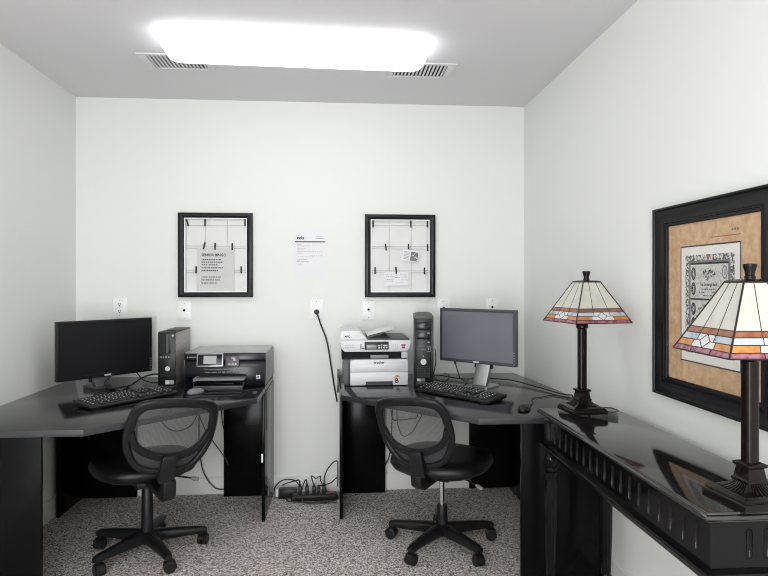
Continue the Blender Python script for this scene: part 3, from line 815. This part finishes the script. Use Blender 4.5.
        obj('caster', m, 'plastic', lg)
    return t
task_chair('black mesh-back task chair in front of the dark-screened monitor', (-.914,3.035,0), R(121-90), .825, R(7.5), .06, .356, .460, .518, .335, 90, (200,250,310,20,80))
task_chair('black mesh-back task chair with a chrome column, in front of the white printer', (.521,3.015,0), R(57-90), .79, R(-6), .0, .280, .464, .500, .205, 84, (100,150,225,285,350))

# ------------------------------------------------------------------ console table along the right wall
t = thing('console_table', 'glossy black console table with a fluted apron along the right wall', 'table', (.997,1.914,0))
tx0, tx1, ty0, ty1, TZ = .833, 1.159, 1.325, 2.503, .785
def rect(i, z, x0=tx0, x1=tx1, y0=ty0, y1=ty1): return [(x0+i,y0+i,z),(x1-i,y0+i,z),(x1-i,y1-i,z),(x0+i,y1-i,z)]
obj('table_top', MB().rings([rect(.016,.7572), rect(.013,.7605), rect(.0125,.7635), rect(.004,.7665), rect(.001,.7695), rect(.0,.7725), rect(.001,.776), rect(.004,.779), rect(.007,.780), rect(.008,.785)]), 'console', t, .0008, world=True, smooth=50)
ax0, ax1, ay0, ay1 = .857, 1.137, 1.347, 2.481
cut = MB()
def capsule(x, y, z0, z1, r):
    pr = [(r*math.sin(R(a)), z0 + r - r*math.cos(R(a))) for a in (6,30,60,90)] + [(r*math.sin(R(a)), z1 - r - r*math.cos(R(a))) for a in (90,120,150,174)]
    cut.lathe(pr, (x, y, 0), 14)
for i in range(19): capsule(ax0-.0025, 2.411+.0562-.0562*i-.0562, .668, .741, .0088)
for i in range(4): capsule(.951+.043*i, ay0-.0025, .668, .741, .0088)
cutter = obj('cutter', cut, 'consoleside', None, smooth=0)
ap = obj('apron', MB().box(ax0,ax1,ay0,ay1,.6505,.7570), 'consoleside', None)
md = ap.modifiers.new('b', 'BOOLEAN'); md.operation = 'DIFFERENCE'; md.object = cutter; md.solver = 'EXACT'
bpy.context.view_layer.update()
dg = bpy.context.evaluated_depsgraph_get()
me2 = bpy.data.meshes.new_from_object(ap.evaluated_get(dg))
bpy.data.objects.remove(ap); bpy.data.objects.remove(cutter)
off = V((.997,1.914,0))
for v_ in me2.vertices: v_.co -= off
for p_ in me2.polygons: p_.use_smooth = True
me2.set_sharp_from_angle(angle=R(35))
ap = bpy.data.objects.new('apron', me2); COL.objects.link(ap); ap.parent = t
r2 = lambda i, z: rect(i, z, ax0, ax1, ay0, ay1)
obj('ledge_moulding', MB().rings([r2(.004,.6115), r2(-.003,.614), r2(-.005,.622), r2(-.009,.625), r2(-.010,.630), r2(-.016,.633), r2(-.018,.638), r2(-.016,.643), r2(-.008,.646), r2(-.002,.6500)]), 'consoleside', t, .0006, world=True, smooth=50)
lp = [(.019,.6112),(.021,.604),(.0275,.592),(.0285,.582),(.025,.570),(.018,.560),(.018,.556),(.0255,.552),(.0265,.547),(.0255,.541),(.018,.538),(.018,.534),(.025,.530),(.0255,.525),(.024,.520),(.021,.514)]
sh = [(.0225,.495),(.0245,.47),(.0245,.40),(.0225,.27),(.0185,.13),(.0175,.11)]
ft = [(.017,.104),(.0215,.098),(.022,.090),(.017,.084),(.018,.078),(.023,.066),(.0235,.050),(.019,.028),(.015,.012),(.014,.0)]
for x in (.876, 1.112):
    for y in (1.386, 2.458):
        rs = []
        for k, (r, z) in enumerate(lp+sh+ft):
            ree = .055 if (r, z) in sh else 0
            rs.append([(x+r*(1+ree*math.cos(10*a))*math.cos(a), y+r*(1+ree*math.cos(10*a))*math.sin(a), z) for a in [2*math.pi*q/60 for q in range(60)]])
        obj('leg', MB().rings(rs), 'consoleside', t, world=True, smooth=50)

# ------------------------------------------------------------------ stained-glass lamps
def glass_lamp(label, loc, rz, shade_rz, lean=(0,0), cord=None, zb=.365):
    t = thing('table_lamp', label, 'lamp', loc, rz, 'stained glass lamps on the console table')
    b = MB().sq([(.073,0),(.073,.014),(.0705,.0165),(.068,.017),(.068,.021),(.062,.024),(.060,.0245),(.056,.027),(.046,.030),(.036,.035),(.029,.041),(.026,.047)])
    obj('base', b, 'bronze', t, .001, smooth=28)
    m = MB()
    for q in range(4):
        m.X = Matrix.Rotation(math.pi/2*q, 4, 'Z')
        for j in range(-3, 4):
            m.tube([(j*.0115,-.053,.0285),(j*.0088,-.040,.0335),(j*.0066,-.031,.0405),(j*.0058,-.0275,.0465)], .0017, 6)
        for j in range(-11, 12): m.ball((j*.0055,-.0687,.019), .0017, 6)
    obj('base_ribbing', m, 'bronze', t)
    obj('collar', MB().sq([(.0285,.0475),(.0285,.053),(.0255,.055),(.0245,.058),(.021,.081),(.0255,.084),(.0265,.086),(.0265,.091),(.022,.093)]), 'bronze', t, .0008, smooth=28)
    st = MB(); rs = []
    for z in (.0932, .20, .335):
        rs.append([(.0165*math.copysign(abs(math.cos(a))**.6, math.cos(a)), .0165*math.copysign(abs(math.sin(a))**.6, math.sin(a)), z) for a in [2*math.pi*k/28 for k in range(28)]])
    obj('stem', st.rings(rs), 'bronze', t, smooth=60)
    obj('socket_cup', MB().lathe([(.019,.3355),(.024,.340),(.0245,.355),(.021,.362),(.017,.372),(.012,.40),(.012,.50),(.008,.523)]), 'bronze', t)
    s = bpy.data.objects.new('lamp_shade', None)
    zt, hb, ht = .525, .124, .039
    def Pt(q, s_, tt, o=0.):
        h = ht + (hb-ht)*tt + o; z = zt + (zb-zt)*tt
        a = math.pi/2*q; x, y = s_*h, -h
        return V((x*math.cos(a)-y*math.sin(a)+lean[0], x*math.sin(a)+y*math.cos(a)+lean[1], z))
    g = MB(); ld = MB()
    CR, BR, BL, AM, MA, CL = range(6)
    def poly(q, pts, mi):
        g.add([Pt(q,*p) for p in pts] + [Pt(q,*p,-.003) for p in pts], [tuple(range(len(pts))), tuple(range(len(pts), 2*len(pts)))[::-1]], mi)
        n = len(pts)
        for i in range(n):
            e = tuple(sorted((pts[i], pts[(i+1) % n])))
            if (q, e) not in seen and not (abs(e[0][0]) == 1 and e[0][0] == e[1][0]):
                seen.add((q, e)); ld.tube([Pt(q,*e[0]), Pt(q,*e[1])], .0011, 5)
    seen = set()
    T0, T1, T2, T3, T4 = .65, .735, .83, .925, 1.
    for q in range(4):
        tp, bt = (-1,-.40,.40,1), (-1,-.35,.35,1)
        for i in range(3):
            poly(q, [(tp[i],0),(tp[i+1],0),(bt[i+1],T0),(bt[i],T0)], CR)
            poly(q, [(bt[i],T0),(bt[i+1],T0),(bt[i+1],T1),(bt[i],T1)], BR)
            poly(q, [(bt[i],T3),(bt[i+1],T3),(bt[i+1],T4),(bt[i],T4)], MA)
        a, b_ = .33, .20
        poly(q, [(-1,T1),(-a,T1),(-a,T2),(-1,T2)], BL); poly(q, [(a,T1),(1,T1),(1,T2),(a,T2)], BL)
        poly(q, [(-1,T2),(-.42,T2),(-.42,T3),(-1,T3)], AM); poly(q, [(.42,T2),(1,T2),(1,T3),(.42,T3)], AM)
        poly(q, [(0,T1),(b_,T2),(0,T3),(-b_,T2)], CL)
        poly(q, [(-a,T1),(0,T1),(-b_,T2),(-a,T2)], CL); poly(q, [(0,T1),(a,T1),(a,T2),(b_,T2)], CL)
        poly(q, [(-.42,T2),(-b_,T2),(0,T3),(-.42,T3)], CL); poly(q, [(b_,T2),(.42,T2),(.42,T3),(0,T3)], CL)
        ld.tube([Pt(q,-1,0), Pt(q,-1,1)], .0024, 8)
        ld.tube([Pt(q,-1,1), Pt(q,1,1)], .0019, 7); ld.tube([Pt(q,-1,0), Pt(q,1,0)], .0022, 7)
    so = obj('lamp_shade', g, ['cream','brown','bluegl','amber','maroon','clear'], t, smooth=0)
    bpy.data.objects.remove(s)
    so.rotation_euler = (0,0,shade_rz - rz)
    l2 = obj('lead_strips', ld, 'lead', so, smooth=60)
    cp = obj('shade_cap', MB().sq([(.040,.5245),(.040,.528),(.030,.531),(.012,.533)], (lean[0],lean[1],0)), 'bronze', so)
    obj('finial', MB().lathe([(.0125,.5332),(.0125,.539),(.0105,.541),(.0115,.549),(.0145,.560),(.016,.565),(.0155,.569),(.006,.570)], (lean[0],lean[1],0)), 'bronze', so)
    if cord: obj('cord', MB().tube(spline(cord, 8), .0022, 7), 'rubber', t, world=True)
    return t
glass_lamp('stained glass table lamp at the far end of the console table, whole shade in view', (.993,2.418,TZ+.0008), R(4), R(10), (.017,-.004),
           [(1.074,2.395,.790),(1.105,2.38,.7882),(1.138,2.405,.7882),(1.135,2.455,.7882),(1.10,2.475,.7882),(1.075,2.492,.7882),(1.06,2.509,.786),(1.055,2.522,.75),(1.055,2.535,.60)])
glass_lamp('stained glass table lamp nearest the camera, in front of the framed banknotes', (.990,1.400,TZ+.0008), R(5), R(-3), (0,0),
           [(1.05,1.43,.790),(1.09,1.45,.7885),(1.13,1.44,.7885),(1.17,1.42,.78),(1.187,1.41,.6)], .355)

# ------------------------------------------------------------------ framed banknotes on the right wall (x to the right, y up, z out of the wall)
FR = frame((XR,2.205,.885), (0,-1,0), (0,0,1))
t = thing('framed_print', 'large black framed display of old banknotes hanging on the right wall', 'picture', (XR,2.205,.885))
W, H_, HB = .634, .682, .014
def fl(i, z):
    i *= .85
    return [(i,HB+i,z),(W-i,HB+i,z),(W-i,HB+H_-i,z),(i,HB+H_-i,z)]
def bld(): m = MB(); m.X = FR.copy(); return m
obj('frame_moulding', bld().rings([fl(*p) for p in ((0,.001),(0,.024),(.003,.029),(.009,.030),(.013,.028),(.015,.0245),(.045,.017),(.060,.016),(.063,.018),(.068,.018),(.070,.013),(.079,.012),(.082,.008),(.082,.001))], closed=True), 'framebig', t, 0, world=True, smooth=20)
obj('mat_board', bld().box(.070,W-.070,HB+.070,HB+H_-.070,.0015,.003), 'mat', t, world=True)
dx0, dx1, dy0, dy1 = .152, .467, .157, .546
doc = obj('banknote_sheet', bld().box(dx0,dx1,dy0,dy1,.0031,.0035), 'docpaper', t, world=True)
m = bld()
def ringq(m, x0,x1,y0,y1,w,z,mi):
    m.box(x0,x1,y0,y0+w,z,z+.0002,mi); m.box(x0,x1,y1-w,y1,z,z+.0002,mi)
    m.box(x0,x0+w,y0+w,y1-w,z,z+.0002,mi); m.box(x1-w,x1,y0+w,y1-w,z,z+.0002,mi)
ringq(m, dx0-.003,dx1+.003,dy0-.003,dy1+.003,.0045,.0036,0)
ringq(m, dx0+.027,dx1-.027,dy0+.030,dy1-.030,.019,.0036,1)
ringq(m, dx0+.046,dx1-.046,dy0+.049,dy1-.049,.011,.0036,2)
nx0, nx1 = dx0+.057, dx1-.057
def oval(m, cx, cy, rx, ry, z, mi, n=20): m.add([(cx+rx*math.cos(2*math.pi*k/n), cy+ry*math.sin(2*math.pi*k/n), z) for k in range(n)], [tuple(range(n))], mi)
rg = random.Random(11)
for k, (a, b) in enumerate(((.372,.484),(.254,.366),(.218,.248))):
    m.box(nx0,nx1,a,b,.0036,.0038,3); m.box(nx0,nx1,b,b+.006,.0036,.0038,0)
    if k == 2: continue
    for (cx, cy) in ((nx0+.017,a+.082),(nx0+.017,a+.032),(nx1-.017,a+.085),(nx1-.017,a+.035)):
        oval(m, cx, cy, .0135, .0215, .0039, 0 if cx < .3 else 2); oval(m, cx, cy, .0095, .0165, .0040, 4 if cx < .3 else 3)
        m.text('1', .022, FR.inverted() @ FR @ Matrix.Translation((cx-.004, cy-.0075, .0041)), 0 if cx > .3 else 3, bold=.001)
    cx, cy = (nx0+nx1)/2, a+.080 - (.022 if k else 0)
    for q in range(60):
        an, rr = rg.uniform(0,6.28), rg.uniform(0,1)**.7
        px, py = cx+.034*rr*math.cos(an), cy+.020*rr*math.sin(an)
        oval(m, px, py, rg.uniform(.001,.005), rg.uniform(.001,.004), .0039+q*.000004, 4 if q % 3 else 0, 7)
    tx = 'The Exchange Bank'
    if k == 0:
        m.text(tx, .016, Matrix.Translation((cx-.048, a+.041, .0041)), 0, bold=.0004, width=.096)
    else:
        for i, ch in enumerate(tx):
            an = R(140 - i*100/(len(tx)-1)); m.text(ch, .013, Matrix.Translation((cx+.062*math.cos(an)-.003, a+.042+.052*math.sin(an), .0041)) @ Matrix.Rotation(an-math.pi/2, 4, 'Z'), 0, bold=.0004)
    bars(m, Matrix.Translation((0,0,.0041)), [(cx-.038,a+.029,.076),(cx-.05,a+.018,.03),(cx+.015,a+.018,.035),(cx-.03,a+.008,.06)], .0035, 4, k)
    for q in range(70):
        px, py = rg.uniform(nx0+.03,nx1-.03), rg.uniform(a+.004,b-.004); oval(m, px, py, .0016, .0008, .00385, 4, 6)
bars(m, Matrix.Translation((0,0,.0032)), [(.322,.569,.0)], .003, 5, 1)
m.box(.3225,.467,.5685,.5715,.0031,.0033,5)
bars(m, Matrix.Translation((0,0,.0032)), [(.425,.583,.036)], .008, 6, 12)
for q in range(14):
    x = dx0+.03+q*.0175; m.box(x,x+.011,dy0+.034,dy0+.045,.0039,.0040,7 if q in (4,5,11) else 3)
    if 2 < q < 12: m.box(x,x+.010,dy1-.045,dy1-.034,.0039,.0040,7 if q == 7 else 3)
obj('engraving', m, ['ink','docborder','inkm','note','noteink','rust','inkm','red'], doc, smooth=0, world=True)
m = bld(); m.cyl((.125,.205,.003),(.125,.205,.0037),.008,n=16); obj('mat_dot', m, 'docpaper', t, world=True)
obj('picture_glass', bld().box(.072,W-.072,HB+.072,HB+H_-.072,.0068,.0074), 'glass', t, world=True)

# ------------------------------------------------------------------ floor: power strip, adapter, cords
t = thing('power_strip', 'black power strip crowded with plugs on the carpet between the desks', 'power strip', (-.137,3.715,0), R(2))
m = MB().rings([rrect(.138,.030,.012,0), rrect(.138,.030,.012,.026), rrect(.132,.024,.010,.036)]); obj('strip_body', m, 'plastic', t, .001)
m = MB()
for i in range(5): m.box(-.125+i*.047,-.095+i*.047,-.014,.014,.0362,.0372)
obj('socket', m, 'dgrey', t)
obj('switch', MB().box(.096,.113,-.009,.009,.0362,.041), 'red', t, .002)
obj('trailing_cord', MB().tube(spline([(-.145,0,.018),(-.165,-.02,.02),(-.150,-.05,.012),(-.05,-.062,.006),(.06,-.058,.006),(.105,-.055,.006),(.128,-.045,.008),(.141,-.025,.012),(.138,-.0,.018)],8), .004, 7), 'rubber', t)
def strip_cord(label, px, pz, pts, pl=.040, py=3.715):
    p = MB().box(px-.012,px+.012,py-.014,py+.014,.0375,.0375+pl); p.cyl((px,py,.0375+pl),(px,py,.0375+pl+.018),.008,.005,10)
    cable('plugged_cord', label, [(px,py,.0375+pl+.010)] + pts, .0036, 'cord', plug=p, group='cords plugged into the floor power strip')
strip_cord('black cord in the leftmost socket of the power strip, running left', -.223, .074, [(-.228,3.72,.115),(-.25,3.745,.105),(-.31,3.775,.080),(-.335,3.78,.066)])
strip_cord('black cord in the second socket from the left of the power strip', -.180, .079, [(-.186,3.72,.118),(-.20,3.695,.10),(-.212,3.655,.06),(-.20,3.632,.02),(-.17,3.630,.006),(-.10,3.628,.006),(-.03,3.632,.006),(.0,3.63,.006)])
strip_cord('black cord in the middle socket of the power strip, kinked upward', -.140, .09, [(-.154,3.72,.139),(-.127,3.725,.122),(-.102,3.72,.136),(-.098,3.74,.10),(-.06,3.765,.03),(-.01,3.77,.02)])
strip_cord('black cord bending low to the right from the power strip', -.112, .078, [(-.072,3.70,.092),(-.036,3.695,.104),(-.004,3.70,.130),(.004,3.73,.115),(.004,3.79,.05)], .03)
strip_cord('black cord arching highest from the power strip beside the right desk', -.078, .089, [(-.076,3.72,.13),(-.060,3.72,.173),(-.030,3.72,.212),(-.008,3.72,.226),(.004,3.735,.215),(.005,3.78,.16),(.005,3.81,.06)], .042)
t = thing('power_adapter', 'black box-shaped power adapter on the carpet beside the left desk', 'adapter', (-.315,3.765,0))
obj('adapter_body', MB().box(-.038,.072,-.032,.030,0,.052), 'plastic', t, .004)
obj('connector', MB().box(-.058,-.0385,-.020,.018,.006,.050), 'plate', t, .004)
obj('cord', MB().tube(spline([(-.058,0,.03),(-.066,.03,.05),(-.02,.055,.085),(.05,.05,.086),(.09,.02,.05),(.078,.0,.03)],8), .0036, 7), 'rubber', t)

# cords seen under and on the desks
gd = 'loose black cords around the desks'
cable('loose_cord', 'black cord slanting down the wall behind the left task chair', [(-.83,3.78,.50),(-.80,3.80,.41),(-.772,3.80,.366),(-.73,3.80,.305),(-.682,3.794,.243),(-.66,3.785,.2)], .0036, 'cord', group=gd)
cable('loose_cord', 'black cord hanging to the baseboard behind the left task chair', [(-.846,3.845,.50),(-.846,3.84,.339),(-.84,3.838,.247),(-.822,3.835,.154),(-.79,3.835,.09),(-.762,3.835,.056),(-.732,3.835,.037),(-.68,3.835,.034)], .0036, 'cord', group=gd)
cable('loose_cord', 'short black cord hanging beside the narrow back panel of the left desk', [(-.715,3.835,.697),(-.712,3.83,.585),(-.705,3.83,.462),(-.687,3.828,.38)], .003, 'cord', group=gd)
cable('loose_cord', 'black cord looping seen through the mesh of the left task chair', [(-1.08,3.78,.697),(-1.078,3.78,.534),(-1.058,3.78,.479),(-1.016,3.78,.43),(-.957,3.78,.411),(-.886,3.78,.44),(-.845,3.78,.506),(-.83,3.78,.60),(-.83,3.78,.697)], .0036, 'cord', group=gd)
cable('loose_cord', 'black cord hanging between the right desk panel and the chair back', [(.36,3.83,.697),(.345,3.82,.478),(.337,3.82,.29),(.318,3.82,.196),(.285,3.825,.14)], .0036, 'cord', group=gd)
cable('loose_cord', 'black cord in a deep loop seen through the mesh of the right task chair', [(.371,3.78,.697),(.371,3.78,.504),(.377,3.78,.424),(.409,3.78,.355),(.465,3.78,.379),(.509,3.78,.452),(.527,3.78,.502),(.54,3.78,.697)], .0032, 'cord', group=gd)
cable('loose_cord', 'black cord in a shallow loop seen through the mesh of the right task chair', [(.330,3.80,.697),(.341,3.80,.472),(.391,3.80,.452),(.453,3.80,.457),(.504,3.80,.481),(.52,3.80,.697)], .0032, 'cord', group=gd)
z = DZ+.0062
cable('video_cable', 'thick black cable curling from the left monitor stand toward the slim tower', [(-1.236,3.490,.80),(-1.267,3.460,z+.03),(-1.236,3.424,z),(-1.183,3.460,z),(-1.150,3.521,z),(-1.119,3.622,z+.025),(-1.079,3.683,z+.035),(-1.038,3.724,z+.03),(-1.007,3.765,z+.025),(-1.007,3.836,z+.012)], .0045, 'cable', group='monitor cables on the desks')
cable('video_cable', 'thin black cable lying behind the keyboard on the left desk', [(-1.190,3.704,.80),(-1.140,3.683,z+.01),(-1.094,3.643,z),(-1.048,3.592,z),(-1.012,3.622,z),(-1.009,3.724,z),(-1.009,3.805,z)], .0034, 'cable', group='monitor cables on the desks')
cable('video_cable', 'black cable with a plug dangling below the grey-screened monitor', [(0.684,3.515,.862),(0.688,3.515,.835),(0.697,3.510,.80),(0.712,3.500,z+.02),(0.748,3.510,z),(0.773,3.561,z),(0.814,3.622,z)], .0032, 'cable',
      plug=MB().cyl((0.683,3.515,.859),(0.687,3.515,.832),.008,.006,10), group='monitor cables on the desks')
cable('loose_cord', 'black cord lying behind the keyboard from the tall tower on the right desk', [(0.544,3.755,z),(0.581,3.723,z),(0.637,3.738,z),(0.693,3.655,z),(0.759,3.593,z),(0.828,3.606,z)], .0036, 'cord', group=gd)
cable('loose_cord', 'thin black cord curling beside the tall tower on the right desk', [(0.600,3.72,.90),(0.590,3.632,.83),(0.570,3.582,z+.02),(0.600,3.52,z),(0.639,3.54,z),(0.672,3.622,z+.012),(0.677,3.704,z+.014),(.665,3.80,z)], .003, 'cord', group=gd)
cable('loose_cord', 'long black cord crossing the back of the right desk toward the right wall', [(0.875,3.622,z),(0.924,3.599,z),(1.015,3.536,z),(1.059,3.425,z),(1.096,3.289,z),(1.129,3.177,z),(1.148,3.093,z),(1.180,3.045,z),(1.192,3.03,z),(1.1957,3.022,.71),(1.1957,3.01,.66),(1.1957,3.0,.5)], .0034, 'cord', group=gd)

# ------------------------------------------------------------------ camera, light
cd = bpy.data.cameras.new('camera'); cd.sensor_width = 36; cd.lens = 36*612/768; cd.shift_y = -6/768; cd.clip_start = .02
cam = bpy.data.objects.new('camera', cd); COL.objects.link(cam)
cam.location = (0,0,1.311); cam.rotation_euler = (R(90), 0, R(-4.39)); scn.camera = cam
w = bpy.data.worlds.new('world'); scn.world = w; w.use_nodes = True
w.node_tree.nodes['Background'].inputs[0].default_value = (.97, .98, 1, 1)
w.node_tree.nodes['Background'].inputs[1].default_value = .5
al = bpy.data.lights.new('rear_overhead_fill', 'AREA'); al.shape = 'RECTANGLE'; al.size = 1.2; al.size_y = .28; al.energy = 36; al.color = (.98,.99,1)  # added fill light under the ceiling behind the camera, no fixture there
ao = bpy.data.objects.new('rear_overhead_fill', al); COL.objects.link(ao); ao.location = (-.19,-.75,2.40)
dl = bpy.data.lights.new('rear_wall_fill', 'AREA'); dl.shape = 'RECTANGLE'; dl.size = 1.3; dl.size_y = 1.9; dl.energy = 80; dl.color = (.97,.985,1)  # added upright fill light before the closed rear wall, no doorway there
do = bpy.data.objects.new('rear_wall_fill', dl); COL.objects.link(do); do.location = (-.55,-1.47,1.0); do.rotation_euler = (R(90),0,0)
scn.view_settings.view_transform = 'Standard'; scn.view_settings.look = 'None'
scn.view_settings.exposure = -.19; scn.view_settings.gamma = 1; scn.view_settings.use_curve_mapping = False
scn.cycles.use_denoising = True
scn.cycles.pixel_filter_type = 'BLACKMAN_HARRIS'; scn.cycles.filter_width = 1.0
scn.cycles.max_bounces = 10; scn.cycles.transparent_max_bounces = 16
